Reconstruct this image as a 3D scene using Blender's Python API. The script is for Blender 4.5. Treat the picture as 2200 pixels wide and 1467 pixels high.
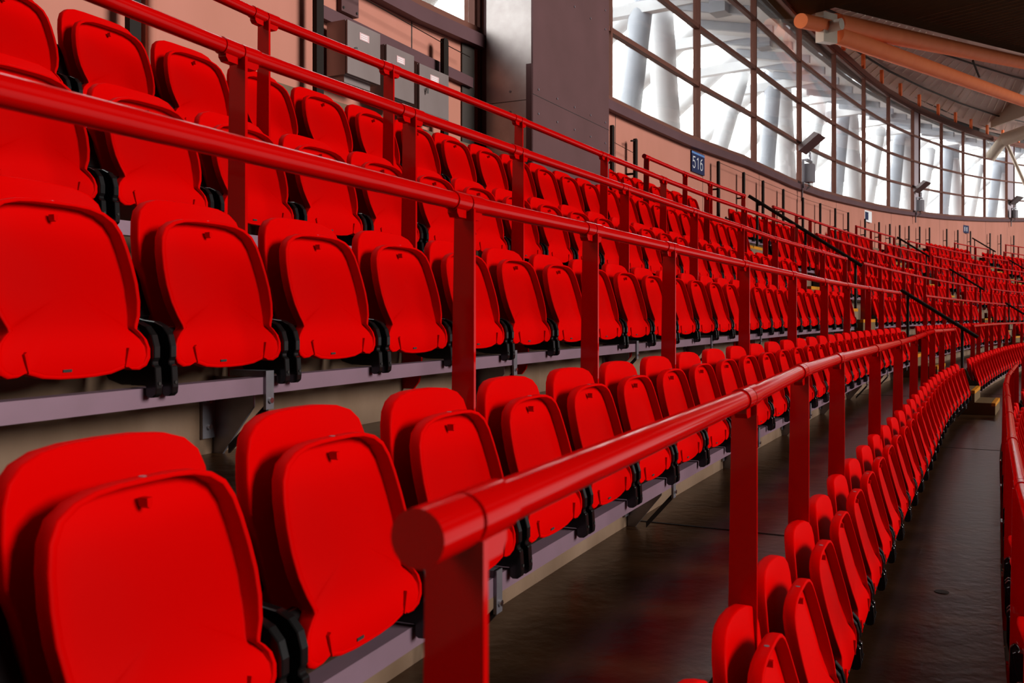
import bpy, bmesh, math, random
import numpy as np
from mathutils import Vector, Matrix

random.seed(7)
for o in list(bpy.data.objects): bpy.data.objects.remove(o, do_unlink=True)
SC = bpy.context.scene
COL = SC.collection

# ------------------------------------------------------------------ camera, sky, light, exposure
EYE = 3.0
SKY_OUT, SKY_PITCH, PITCH_GLOW = 10.0, .20, .55
cam_data = bpy.data.cameras.new('camera'); cam = bpy.data.objects.new('camera', cam_data); COL.objects.link(cam)
cam.location = (0, 0, EYE); cam.rotation_euler = (math.pi/2, 0, 0)
cam_data.sensor_width = 36.0; cam_data.lens = 36.0*2000/2200
cam_data.shift_y = -59.0/2200
cam_data.clip_start = 0.05; cam_data.clip_end = 500
cam_data.dof.use_dof = True; cam_data.dof.focus_distance = 5.5; cam_data.dof.aperture_fstop = 7.0
SC.camera = cam

world = bpy.data.worlds.new('overcast_sky'); SC.world = world; world.use_nodes = True
wn = world.node_tree; wn.nodes.clear()
wo = wn.nodes.new('ShaderNodeOutputWorld'); wb = wn.nodes.new('ShaderNodeBackground')
tc = wn.nodes.new('ShaderNodeTexCoord')
def wmath(op, a, b=None, clamp=False):
    n = wn.nodes.new('ShaderNodeMath'); n.operation = op; n.use_clamp = clamp
    for i, v in enumerate((a, b)):
        if v is None: continue
        if isinstance(v, (int, float)): n.inputs[i].default_value = v
        else: wn.links.new(v, n.inputs[i])
    return n.outputs[0]
def wstep(v, lo, hi):
    n = wn.nodes.new('ShaderNodeMapRange'); n.interpolation_type = 'SMOOTHSTEP'; n.inputs['From Min'].default_value = lo; n.inputs['From Max'].default_value = hi
    wn.links.new(v, n.inputs['Value']); return n.outputs[0]
sx = wn.nodes.new('ShaderNodeSeparateXYZ'); wn.links.new(tc.outputs['Generated'], sx.inputs[0])
# outside the glazed wall (left and ahead): open overcast sky; over the pitch: the roof opening, plus a low glow added to uplight the roof; the far stands are dark
side = wmath('ADD', wmath('MULTIPLY', sx.outputs['X'], -.85), wmath('MULTIPLY', sx.outputs['Y'], .53))
outside = wmath('MULTIPLY', wmath('MULTIPLY', wstep(side, -.05, .22), wstep(sx.outputs['Y'], -.8, -.4)), wstep(sx.outputs['Z'], -.10, -.02))
opening = wmath('MULTIPLY', wmath('MULTIPLY', wstep(sx.outputs['Z'], .16, .42), wstep(sx.outputs['X'], -.1, .5)), wstep(sx.outputs['Y'], -.6, .05))
glow = wmath('MULTIPLY', wstep(sx.outputs['X'], .05, .5), wmath('MULTIPLY', wstep(sx.outputs['Y'], -.5, .1), wmath('SUBTRACT', 1, wstep(sx.outputs['Z'], -.05, .12))))
lum = wmath('ADD', wmath('ADD', wmath('MULTIPLY', outside, SKY_OUT), wmath('ADD', wmath('MULTIPLY', opening, SKY_PITCH), wmath('MULTIPLY', glow, PITCH_GLOW))), .010)
cm = wn.nodes.new('ShaderNodeCombineColor')
for i_, c_ in enumerate((1.0, .985, .97)): wn.links.new(wmath('MULTIPLY', lum, c_), cm.inputs[i_])
wn.links.new(cm.outputs[0], wb.inputs[0]); wn.links.new(wb.outputs[0], wo.inputs[0]); wb.inputs['Strength'].default_value = 1

sun_d = bpy.data.lights.new('sky_opening_light', 'SUN'); sun = bpy.data.objects.new('sky_opening_light', sun_d); COL.objects.link(sun)
sun_d.energy = 3.9; sun_d.angle = math.radians(22); sun_d.color = (1, .97, .93)
sun_from = Vector((0.93, -0.22, 0.34)).normalized()      # from the open middle of the roof, over the pitch
sun.rotation_euler = sun_from.to_track_quat('Z', 'Y').to_euler()
sun.location = (30, 0, 20)

SC.view_settings.view_transform = 'Standard'; SC.view_settings.look = 'None'
SC.view_settings.gamma = 1; SC.view_settings.use_curve_mapping = False
SC.view_settings.exposure = 0.0

# ------------------------------------------------------------------ materials
def mat(name, col, rough=.5, metal=0, spec=.5, noise=None, bump=0, bscale=60, coat=0, coatr=.1):
    m = bpy.data.materials.new(name); m.use_nodes = True
    nt = m.node_tree; b = nt.nodes['Principled BSDF']
    b.inputs['Base Color'].default_value = (*col, 1); b.inputs['Roughness'].default_value = rough
    b.inputs['Metallic'].default_value = metal; b.inputs['Specular IOR Level'].default_value = spec
    b.inputs['Coat Weight'].default_value = coat; b.inputs['Coat IOR'].default_value = 1.42; b.inputs['Coat Roughness'].default_value = coatr
    t = nt.nodes.new('ShaderNodeTexCoord')
    if noise:
        scale, amt, col2 = noise[:3]
        n = nt.nodes.new('ShaderNodeTexNoise'); n.inputs['Scale'].default_value = scale; n.inputs['Detail'].default_value = 5
        if len(noise) > 3:
            mpn = nt.nodes.new('ShaderNodeMapping'); mpn.inputs['Scale'].default_value = noise[3]
            nt.links.new(t.outputs['Object'], mpn.inputs[0]); nt.links.new(mpn.outputs[0], n.inputs['Vector'])
        else: nt.links.new(t.outputs['Object'], n.inputs['Vector'])
        r = nt.nodes.new('ShaderNodeValToRGB'); r.color_ramp.elements[0].position = .5-amt; r.color_ramp.elements[1].position = .5+amt
        r.color_ramp.elements[0].color = (*col, 1); r.color_ramp.elements[1].color = (*col2, 1)
        nt.links.new(n.outputs['Fac'], r.inputs[0]); nt.links.new(r.outputs[0], b.inputs['Base Color'])
    if bump:
        n2 = nt.nodes.new('ShaderNodeTexNoise'); n2.inputs['Scale'].default_value = bscale; n2.inputs['Detail'].default_value = 4
        bp = nt.nodes.new('ShaderNodeBump'); bp.inputs['Strength'].default_value = bump; bp.inputs['Distance'].default_value = .01
        nt.links.new(t.outputs['Object'], n2.inputs['Vector']); nt.links.new(n2.outputs['Fac'], bp.inputs['Height']); nt.links.new(bp.outputs[0], b.inputs['Normal'])
    return m
M = {}
M['seat'] = mat('red_seat_plastic', (.52, .0002, .0001), .5, spec=.010, bump=.05, bscale=350)
M['paint'] = mat('red_gloss_paint', (.46, .0006, .0006), .3, spec=.0, noise=(6, .3, (.42, .0005, .0005)), coat=.65, coatr=.06)
M['black'] = mat('black_plastic', (.006, .005, .005), .22, spec=.5)
M['blackpaint'] = mat('black_paint', (.012, .007, .005), .5, spec=.12)
M['beam'] = mat('galvanised_beam', (.27, .165, .215), .38, metal=.4, noise=(9, .3, (.23, .145, .18)))
M['galv'] = mat('galvanised_steel', (.30, .28, .31), .35, metal=.7, noise=(14, .3, (.2, .19, .21)))
M['bolt'] = mat('bolt_steel', (.75, .74, .72), .2, metal=1)
M['tread'] = mat('terrace_concrete', (.042, .016, .005), .29, spec=.34, noise=(3.2, .25, (.022, .009, .003)), bump=.35, bscale=14)
M['riser'] = mat('riser_concrete', (.20, .13, .088), .75, spec=.1, noise=(5, .3, (.125, .075, .045), (1, 1, .5)), bump=.1, bscale=40)
M['wall'] = mat('pink_cast_concrete', (.50, .205, .155), .75, spec=.08, noise=(1.6, .35, (.41, .165, .115), (1, 1, .45)), bump=.08, bscale=30)
M['ledge'] = mat('mauve_painted_steel', (.115, .055, .062), .5, spec=.15, noise=(3, .3, (.09, .042, .046)))
M['frame'] = mat('brown_window_frame', (.15, .055, .038), .5, spec=.15)
M['jamb'] = mat('pale_lilac_panel', (.45, .38, .42), .5)
M['column'] = mat('mauve_steel_plate', (.115, .053, .055), .5, metal=.05, spec=.15, noise=(2.2, .3, (.09, .042, .042)))
M['colside'] = mat('bare_steel_plate', (.42, .38, .37), .34, metal=.7, noise=(7, .35, (.30, .26, .25)))
M['steelbox'] = mat('brushed_steel', (.33, .26, .25), .36, metal=.55, noise=(5, .35, (.25, .19, .18), (1, 1, .3)))
M['yellow'] = mat('yellow_nosing', (.50, .185, .003), .6, spec=.1, noise=(25, .2, (.38, .13, .003)))
M['step'] = mat('step_concrete', (.13, .078, .035), .7, spec=.1, noise=(8, .3, (.11, .066, .03)))
M['white'] = mat('white_painted_tube', (.90, .91, .93), .5, noise=(1.2, .3, (.80, .82, .86)))
M['outgrey'] = mat('grey_outer_steel', (.55, .58, .64), .55, noise=(1.5, .3, (.40, .43, .5)))
M['bounce_ground'] = mat('pale_bounce_ground', (.75, .75, .74), .7)
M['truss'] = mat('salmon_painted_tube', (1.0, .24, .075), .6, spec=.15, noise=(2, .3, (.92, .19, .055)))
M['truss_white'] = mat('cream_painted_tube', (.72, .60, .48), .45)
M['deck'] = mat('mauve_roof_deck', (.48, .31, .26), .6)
M['slot'] = mat('pale_deck_joint', (.62, .52, .45), .6)
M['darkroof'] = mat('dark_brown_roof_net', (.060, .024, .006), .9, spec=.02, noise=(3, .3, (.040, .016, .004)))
M['netline'] = mat('brown_net_cord', (.20, .10, .045), .8)
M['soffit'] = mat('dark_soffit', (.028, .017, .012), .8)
M['navy'] = mat('navy_sign_board', (.018, .022, .07), .5, spec=.1)
M['sky_blue'] = mat('light_blue_band', (.10, .22, .50), .4)
M['signwhite'] = mat('white_lettering', (.80, .80, .82), .5)
M['label'] = mat('pink_printed_label', (.62, .40, .40), .5)
M['rubber'] = mat('dark_sealant', (.012, .008, .006), .8)
M['lamp'] = mat('floodlight_brown', (.085, .045, .045), .4)
M['lampgrey'] = mat('floodlight_grey', (.16, .14, .16), .4)
def glass_mat():
    m = bpy.data.materials.new('window_glass'); m.use_nodes = True; nt = m.node_tree; nt.nodes.clear()
    o = nt.nodes.new('ShaderNodeOutputMaterial'); mx = nt.nodes.new('ShaderNodeMixShader'); tr = nt.nodes.new('ShaderNodeBsdfTransparent'); gl = nt.nodes.new('ShaderNodeBsdfGlossy')
    tr.inputs[0].default_value = (.93, .95, .95, 1); gl.inputs['Roughness'].default_value = .05
    fr = nt.nodes.new('ShaderNodeFresnel'); fr.inputs[0].default_value = 1.45
    mm = nt.nodes.new('ShaderNodeMath'); mm.operation = 'MULTIPLY'; mm.inputs[1].default_value = .5
    nt.links.new(fr.outputs[0], mm.inputs[0]); nt.links.new(mm.outputs[0], mx.inputs[0]); nt.links.new(tr.outputs[0], mx.inputs[1]); nt.links.new(gl.outputs[0], mx.inputs[2]); nt.links.new(mx.outputs[0], o.inputs[0])
    return m
M['glass'] = glass_mat()

# ------------------------------------------------------------------ plan of the bowl
# ---------- plan of the bowl: one base curve (line of the fifth row's back), all rows are offsets of it ----------
TREAD, RISER, PITCH = 0.76, 0.5207, 0.524
Z0 = EYE
BASE_Z = Z0 - 0.2046          # rail top line of row line 4
S_END, SKEW = 15.13, -0.13    # first gangway
def _curve():
    s = np.arange(-30, 75, 0.05)
    k = np.interp(s, [-8, -1, 0, 3, 6, 9, 12, S_END-.01, S_END, S_END+16, S_END+32, 75],
                  [.004, .004, .0521, .0179, .0081, -.0059, .0218, -.003, .0034, .0102, .0109, .0109])
    phi = np.concatenate([[0], np.cumsum((k[1:]+k[:-1])/2*0.05)])
    i0 = int(round(30/0.05)); phi = phi - phi[i0] + 0.3328
    X = np.concatenate([[0], np.cumsum(np.sin(phi[1:])*0.05)]); Y = np.concatenate([[0], np.cumsum(np.cos(phi[1:])*0.05)])
    return s, X - X[i0] - 0.4119, Y - Y[i0], phi
CS, CX, CY, CP = _curve()
PHI_E = float(np.interp(S_END, CS, CP))
def sag(ss):
    d = max(0.0, ss - S_END); return -0.045*d*d/256
def at(line, ss, a=0.0):
    """plan point on row line (may be fractional), a metres toward the pitch; returns x,y,heading"""
    off = (4-line)*TREAD - a
    ph = float(np.interp(ss, CS, CP))
    return float(np.interp(ss, CS, CX))-np.cos(ph)*off, float(np.interp(ss, CS, CY))+np.sin(ph)*off, ph
def arc(line, so):
    """arc length so measured on this line from the radial at S_END -> base parameter"""
    off = (4-line)*TREAD
    return float(np.interp(so, (CS-S_END)+(CP-PHI_E)*off, CS))
def so_of(line, ss):
    off = (4-line)*TREAD
    return (ss-S_END)+(float(np.interp(ss, CS, CP))-PHI_E)*off
def railz(line, ss): return BASE_Z + (4-line)*RISER + sag(ss)
def floorz(line, ss): return railz(line, ss) - 1.27
WALL_OFF = ([-40,-12,-8,-3.5,0,6,10,13.85,20,28.8,37,48,60],[.75,.75,.9,1.05,1.08,1.2,1.35,1.62,2.25,3.1,4.4,6.5,8.5])
WALL_H = ([-40,-12,-8,-5,0,3.5,7,10,14,28.8,37,48,60],[2.70,2.70,2.75,2.92,2.96,3.1,3.12,3.2,3.42,4.3,4.9,5.8,6.6])
def wall(ss, a=0.0):
    """ss relative to S_END. point on the rear wall, a metres in front of it"""
    o = float(np.interp(ss, *WALL_OFF)); x,y,ph = at(0-o/TREAD, ss+S_END, a); return x,y,ph
def wallz(ss): return Z0 + float(np.interp(ss, *WALL_H))

# ------------------------------------------------------------------ mesh helpers
class MB:
    """collects shapes into one mesh"""
    def __init__(s): s.v = []; s.f = []; s.m = []; s.mats = []; s.sm = []
    def mi(s, m):
        if m not in s.mats: s.mats.append(m)
        return s.mats.index(m)
    def add(s, vs, fs, m, smooth=False):
        b = len(s.v); s.v += [tuple(map(float, v)) for v in vs]; k = s.mi(m)
        for f in fs: s.f.append(tuple(b+i for i in f)); s.m.append(k); s.sm.append(smooth)
    def frame_box(s, O, X, Y, Z, x0, x1, y0, y1, z0, z1, m):
        O, X, Y, Z = map(Vector, (O, X, Y, Z)); vs = [O+X*x+Y*y+Z*z for z in (z0, z1) for x, y in ((x0, y0), (x1, y0), (x1, y1), (x0, y1))]
        f = [(3,2,1,0), (4,5,6,7), (0,1,5,4), (1,2,6,5), (2,3,7,6), (3,0,4,7)]
        if X.cross(Y).dot(Z)*(x1-x0)*(y1-y0)*(z1-z0) < 0: f = [q[::-1] for q in f]
        s.add(vs, f, m)
    def box(s, x0, x1, y0, y1, z0, z1, m): s.frame_box((0,0,0), (1,0,0), (0,1,0), (0,0,1), x0, x1, y0, y1, z0, z1, m)
    def tube(s, pts, r, m, n=12, cap=True, smooth=True):
        P = [Vector(p) for p in pts]; R = r if isinstance(r, (list, tuple)) else [r]*len(P); rings = []
        up = Vector((0, 0, 1))
        for i, p in enumerate(P):
            d = (P[min(i+1, len(P)-1)]-P[max(i-1, 0)]).normalized()
            u = up if abs(d.z) < .95 else Vector((1, 0, 0))
            a = d.cross(u).normalized(); b = a.cross(d).normalized()
            rings.append([p+(a*math.cos(t)+b*math.sin(t))*R[i] for t in [2*math.pi*k/n for k in range(n)]])
        vs = [v for q in rings for v in q]; fs = []
        for i in range(len(P)-1):
            for k in range(n): fs.append((i*n+k, i*n+(k+1) % n, (i+1)*n+(k+1) % n, (i+1)*n+k))
        fs = [f[::-1] for f in fs]
        s.add(vs, fs, m, smooth)
        if cap:
            s.add(rings[0], [tuple(range(n))], m); s.add(rings[-1], [tuple(range(n))[::-1]], m)
    def extrude(s, poly, O, U, V, W, t0, t1, m):
        """polygon (u,v) in plane U,V, extruded along W from t0 to t1"""
        O, U, V, W = map(Vector, (O, U, V, W)); n = len(poly)
        a = [O+U*p[0]+V*p[1]+W*t0 for p in poly]; b = [O+U*p[0]+V*p[1]+W*t1 for p in poly]
        fs = [tuple(range(n))[::-1], tuple(range(n, 2*n))]+[(i, (i+1) % n, n+(i+1) % n, n+i) for i in range(n)]
        s.add(a+b, fs, m)
    def sweep(s, sections, m, closed=True, cap=True, smooth=False):
        """sections: list of rings of points"""
        n = len(sections[0]); vs = [p for q in sections for p in q]; fs = []
        for i in range(len(sections)-1):
            for k in range(n if closed else n-1): fs.append((i*n+k, i*n+(k+1) % n, (i+1)*n+(k+1) % n, (i+1)*n+k))
        s.add(vs, fs, m, smooth)
        if cap and closed: s.add(sections[0], [tuple(range(n))[::-1]], m); s.add(sections[-1], [tuple(range(n))], m)
    def build(s, name, parent=None, loc=None, recalc=True):
        me = bpy.data.meshes.new(name)
        off = Vector(loc) if loc is not None else Vector((0, 0, 0))
        me.from_pydata([(v[0]-off.x, v[1]-off.y, v[2]-off.z) for v in s.v], [], s.f)
        for m in s.mats: me.materials.append(M[m])
        me.polygons.foreach_set('material_index', s.m); me.polygons.foreach_set('use_smooth', s.sm)
        if recalc:
            b = bmesh.new(); b.from_mesh(me); bmesh.ops.recalc_face_normals(b, faces=b.faces); b.to_mesh(me); b.free()
        me.update()
        o = bpy.data.objects.new(name, me); COL.objects.link(o)
        if loc is not None and parent is None: o.location = off
        if parent is not None:
            o.parent = parent
            if loc is not None: pass
        return o
def tag(o, label=None, cat=None, group=None, kind=None):
    if label: o['label'] = label
    if cat: o['category'] = cat
    if group: o['group'] = group
    if kind: o['kind'] = kind
    return o
def empty(name, loc, label, cat, group=None):
    o = bpy.data.objects.new(name, None); COL.objects.link(o); o.location = loc; o.empty_display_size = .1
    return tag(o, label, cat, group)
def child(mb, name, root, label=None):
    """build world-space geometry as a part of root (root has no rotation)"""
    o = mb.build(name, None, loc=(0, 0, 0)); p = root
    loc = Vector((0, 0, 0))
    while p is not None: loc += p.location; p = p.parent
    o.data.transform(Matrix.Translation(-loc)); o.parent = root; o.location = (0, 0, 0)
    if label: o['label'] = label
    return o
def struct(mb, name, label=None):
    o = mb.build(name); o['kind'] = 'structure'
    if label: o['label'] = label
    return o
def dirs(ph):
    """along the row (far), toward the pitch, up"""
    return Vector((math.sin(ph), math.cos(ph), 0)), Vector((math.cos(ph), -math.sin(ph), 0)), Vector((0, 0, 1))
def pxy(x, y, z): return 1100+2000*x/y, 674.5-2000*(z-EYE)/y
ORD = ['first', 'second', 'third', 'fourth', 'fifth', 'sixth', 'seventh', 'eighth', 'ninth', 'tenth', 'eleventh', 'twelfth', 'thirteenth', 'fourteenth', 'fifteenth', 'sixteenth', 'seventeenth', 'eighteenth', 'nineteenth', 'twentieth']
def nth(i):
    if i < 20: return ORD[i]
    t = {2: 'twenty', 3: 'thirty'}[(i+1)//10]; r = (i+1) % 10
    return (t[:-1]+'ieth') if r == 0 else t+'-'+ORD[r-1]

# ------------------------------------------------------------------ terrace (floor), rear wall, ledge
FACE = -0.06                       # riser face, metres behind the row line
SSR = list(np.arange(-24, 0, .5))+list(np.arange(0, 62, .5))
def terrace():
    b = MB(); lines = [-3, -2, -1, 0, 1, 2, 3, 4, 5, 6, 7, 8]
    for ln in lines:
        top = []; bot = []; front = []
        for ss in SSR:
            x, y, ph = at(ln, ss, FACE); zt = floorz(ln-1, ss); zb = floorz(ln, ss)
            x2, y2, _ = at(ln+1, ss, FACE)
            top.append((x, y, zt)); bot.append((x, y, zb)); front.append((x2, y2, zb))
        n = len(SSR)
        b.add(top+bot, [(i, i+1, n+i+1, n+i) for i in range(n-1)], 'riser')
        if ln < 8: b.add(bot+front, [(i, i+1, n+i+1, n+i) for i in range(n-1)], 'tread')
    # closing slab under the terrace and the landing behind the top row
    top = []; back = []
    for ss in SSR:
        x, y, ph = at(-3, ss, FACE); x2, y2, _ = at(-3, ss, -9.0); z = floorz(-4, ss); top.append((x, y, z)); back.append((x2, y2, z))
    n = len(SSR); b.add(top+back, [(i, i+1, n+i+1, n+i) for i in range(n-1)], 'riser')
    o = struct(b, 'floor'); return o
def landing():
    # the rows stop where the rear wall comes forward: level landing between the last row and the wall
    pass
terrace()
# dark sealant joints between the precast terrace units
for i, (ln, ss) in enumerate(((3, 4.3), (3, 11.9), (4, 4.0), (4, 11.55), (4, 19.5), (5, 11.0))):
    b = MB(); x0, y0, ph = at(ln, ss, FACE+.002); x1, y1, _ = at(ln+1, ss, FACE-.002); z = floorz(ln, ss)
    t, n, u = dirs(ph)
    A = Vector((x0, y0, z)); B = Vector((x1, y1, z)); d = (B-A).normalized(); s = Vector((-d.y, d.x, 0))
    b.frame_box(A, d, s, u, 0, (B-A).length, -.007, .007, -.01, .0025, 'rubber')
    struct(b, 'trim_%d' % (i+10))

WSS = list(np.arange(-38, 56, .5))
def wall_strip(mb, zlo, zhi, a0, a1, m, s0=-38, s1=56):
    """solid strip following the rear wall. zlo/zhi are heights relative to the ledge line"""
    secs = []
    for ss in [s for s in WSS if s0 <= s <= s1]:
        z = wallz(ss); (xa, ya, _), (xb, yb, _) = wall(ss, a0), wall(ss, a1)
        lo = zlo(ss) if callable(zlo) else z+zlo; hi = zhi(ss) if callable(zhi) else z+zhi
        secs.append([(xa, ya, lo), (xb, yb, lo), (xb, yb, hi), (xa, ya, hi)])
    mb.sweep(secs, m)
b = MB(); wall_strip(b, lambda s: wallz(s)-4.2, -.14, -.3, 0, 'wall')
for u0 in (-8.0, -2.8, .95, 4.55, 8.15, 12, 16.2, 20.2, 24.3, 27.6, 31.9, 35.8, 39.8):      # vertical dark joints between the wall units
    x, y, ph = wall(u0, 0); t, n, u = dirs(ph)
    b.frame_box((x, y, 0), t, n, u, -.008, .008, -.01, .002, wallz(u0)-4.2, wallz(u0)-.14, 'rubber')
wl = struct(b, 'wall_left', 'pink-beige cast concrete rear wall of the stand')
b = MB(); wall_strip(b, -.15, -.02, -.3, .10, 'ledge'); wall_strip(b, -.02, .07, -.3, .03, 'frame')
struct(b, 'trim_1', 'mauve steel ledge below the windows')

# ------------------------------------------------------------------ windows: one structure per bay
PANE = 1.008; TOPH = 4*PANE
MULL = [-38, -34.0, -30.0, -26.0, -22.0, -18.0, -14.2, -10.5, -6.82, -2.96, .76, 4.30, 8.08, 11.9, 16.1, 19.95, 23.64, 24.56, 28.0, 31.9, 35.76, 39.82, 41.12, 45.0, 49.0, 53.0]
for i in range(len(MULL)-1):
    s0, s1 = MULL[i], MULL[i+1]; f = MB(); g = MB()
    P0, P1 = wall(s0, 0), wall(s1, 0); A = Vector((P0[0], P0[1], wallz(s0))); B = Vector((P1[0], P1[1], wallz(s1)))
    d = (B-A); L = d.length; d.normalize(); dh = Vector((d.x, d.y, 0)).normalized(); nrm = Vector((dh.y, -dh.x, 0)); up = Vector((0, 0, 1))
    narrow = (s1-s0) < 1.4
    f.frame_box(A, d, nrm, up, -.028, .028, -.10, .02, -.02, TOPH+.06, 'frame')             # mullion
    if i == len(MULL)-2: f.frame_box(B, d, nrm, up, -.028, .028, -.10, .02, -.02, TOPH+.06, 'frame')
    for k in range(1, 5):
        hh = .035 if k < 4 else .05
        f.frame_box(A, d, nrm, up, .028, L-.028, -.08, .01, k*PANE-hh, k*PANE+hh, 'frame')
    if narrow:
        f.frame_box(A, d, nrm, up, .028, L-.028, -.06, -.03, 0, TOPH, 'jamb')
    w = struct(f, 'window_%d' % (i+1 if i >= 6 else i+41))
    if not narrow:
        g.frame_box(A, d, nrm, up, .028, L-.028, -.052, -.046, .05, TOPH-.04, 'glass')
        go = child(g, 'pane', w); 
# fascia and soffit above the windows
b = MB(); wall_strip(b, TOPH+.04, TOPH+.22, -.12, .04, 'frame'); wall_strip(b, TOPH+.22, TOPH+.85, -.6, -.5, 'soffit')
wall_strip(b, TOPH+.72, TOPH+.80, -1.2, -.3, 'soffit')
struct(b, 'trim_2', 'dark fascia above the windows')
# ------------------------------------------------------------------ the folding seat (built once, then copied)
PAN_H = [(0,.700),(.06,.6995),(.105,.696),(.145,.686),(.176,.668),(.194,.640),(.204,.602),(.2105,.555),(.2125,.510),(.208,.465),(.197,.428),(.184,.403),(.181,.394),
         (.193,.385),(.209,.368),(.2185,.345),(.2185,.322),(.208,.303),(.187,.293),(.163,.294),(.146,.302),(.132,.298),(.098,.288),(.05,.2835),(0,.2825)]
BACK_H = [(0,.757),(.07,.756),(.125,.751),(.166,.738),(.192,.716),(.205,.684),(.210,.64),(.2105,.575),(.197,.548),(.186,.50),(.183,.43),(.180,.385),(.14,.362),(.07,.355),(0,.354)]
def ring_of(half): return [(x, z) for x, z in half] + [(-x, z) for x, z in half[-2:0:-1]]
def pan_y(z): return float(np.interp(z, [.28, .31, .36, .42, .50, .58, .655, .70], [.172, .179, .178, .168, .146, .124, .106, .099]))
def back_y(z): return float(np.interp(z, [.35, .40, .46, .55, .65, .72, .77], [.070, .050, .034, .020, .010, .006, .008]))
def fade(z, a, b):
    t = min(1, max(0, (z-a)/(b-a))); return t*t*(3-2*t)
def shell(outline, c, rings, yfun, m, mb):
    """rings: (scale, offset function(z, x)) from the back centre to the front centre"""
    n = len(outline); vs = []; fs = []
    for sc, off in rings:
        for x, z in outline:
            sz = 1-(1-sc)*.62 if sc > .8 else sc+.0; xx = x*sc; zz = c+(z-c)*sz; vs.append((xx, yfun(zz)+off(zz, xx), zz))
    for i in range(len(rings)-1):
        for k in range(n): fs.append((i*n+k, i*n+(k+1) % n, (i+1)*n+(k+1) % n, (i+1)*n+k))
    b0 = len(vs); z = c
    vs.append((0, yfun(z)+rings[0][1](z, 0), z)); fs += [((k+1) % n, k, b0) for k in range(n)]
    vs.append((0, yfun(z)+rings[-1][1](z, 0), z)); l = (len(rings)-1)*n; fs += [(l+k, l+(k+1) % n, b0+1) for k in range(n)]
    mb.add(vs, fs, m, True)
def make_pan(simple=False):
    b = MB(); o = ring_of(PAN_H)
    if simple: o = [o[i] for i in (0, 3, 5, 8, 10, 13, 16, 20, 24, 28, 32, 35, 38, 40, 43, 45)]
    def st(z, x): return -.033*fade(z, .31, .47)
    def bulge(z, x): return .014*(1-(x/.2)**2)*fade(z, .3, .45)
    R = [(.55, lambda z, x: -.038), (.90, lambda z, x: -.037), (.960, lambda z, x: -.034), (.990, lambda z, x: -.029), (1.0, lambda z, x: -.023), (1.0, lambda z, x: -.0035), (.997, lambda z, x: -.0012), (.990, lambda z, x: 0),
         (.943, lambda z, x: .001), (.939, lambda z, x: -.0008), (.937, lambda z, x: -.002+st(z, x)*.06), (.929, lambda z, x: st(z, x)*.93), (.925, lambda z, x: st(z, x)), (.90, lambda z, x: st(z, x)), (.7, lambda z, x: st(z, x)*.93+bulge(z, x)*.5), (.4, lambda z, x: st(z, x)*.85+bulge(z, x)), (.15, lambda z, x: st(z, x)*.8+bulge(z, x))]
    if simple: R = [R[1], R[3], R[5], R[8], R[12], R[14]]
    shell(o, .49, R, pan_y, 'seat', b)
    if not simple:
        b.extrude([(-.006, .668), (.006, .668), (.005, .655), (0, .651), (-.005, .655)], (0, pan_y(.66), 0), (1,0,0), (0,0,1), (0,1,0), -.022, -.004, 'seat')     # little moulded tab under the rim
        b.box(.022, .046, pan_y(.30)-.006, pan_y(.30)+.0015, .300, .306, 'rubber')    # drain slot
        for s in (-1, 1): b.extrude([(s*.139, .302), (s*.150, .345), (s*.144, .350), (s*.133, .304)], (0, pan_y(.32), 0), (1,0,0), (0,0,1), (0,1,0), -.01, .0035, 'seat')
    return b
def make_back(simple=False):
    b = MB(); o = ring_of(BACK_H)
    if simple: o = [o[i] for i in (0, 2, 4, 6, 9, 11, 13, 15, 17, 20, 22, 24)]
    def cup(z, x): return .030*(x/.21)**2
    R = [(.3, lambda z, x: cup(z, x)-.012), (.9, lambda z, x: cup(z, x)-.012), (.95, lambda z, x: cup(z, x)-.030), (.99, lambda z, x: cup(z, x)-.032), (1.0, lambda z, x: cup(z, x)-.026), (1.0, lambda z, x: cup(z, x)-.006),
         (.99, lambda z, x: cup(z, x)-.001), (.97, lambda z, x: cup(z, x)), (.7, cup), (.4, cup), (.15, cup)]
    if simple: R = [R[1], R[4], R[5], R[7], R[9]]
    shell(o, .56, R, back_y, 'seat', b); return b
BR = [(-.042,.585),(-.030,.600),(-.016,.602),(-.008,.590),(.014,.52),(.040,.455),(.062,.425),(.095,.418),(.130,.414),(.158,.402),(.178,.380),(.187,.350),(.187,.322),(.181,.312),(.181,.304),(.190,.298),
      (.194,.244),(.192,.228),(.181,.220),(.166,.219),(.157,.224),(.157,.250),(.075,.250),(.030,.262),(.000,.300),(-.025,.36),(-.042,.44)]
def make_bracket(side):
    b = MB(); b.extrude(BR, (side*.2325, 0, 0), (0,1,0), (0,0,1), (1,0,0), -.011, .011, 'black')
    b.extrude([(-.034, .572), (-.022, .580), (.006, .576), (.016, .562), (.034, .50), (.064, .432), (.050, .41), (.01, .42), (-.02, .49)], (0, 0, 0), (0,1,0), (0,0,1), (1,0,0), side*.2435 if side < 0 else side*.190, side*.190 if side < 0 else side*.2435, 'black')
    b.tube([(side*.2325, .191, .256), (side*.2325, .1955, .256)], .0045, 'rubber', 8)
    x0, x1 = (.18, .228) if side > 0 else (-.228, -.18)
    b.tube([(x0, .125, .385), (x1, .125, .385)], .018, 'black', 10)          # hinge boss
    return b
def bevel_obj(o, w, seg=2):
    md = o.modifiers.new('bevel', 'BEVEL'); md.width = w; md.segments = seg; md.limit_method = 'ANGLE'; md.angle_limit = math.radians(35); return o
SEAT_PARTS = []
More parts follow.
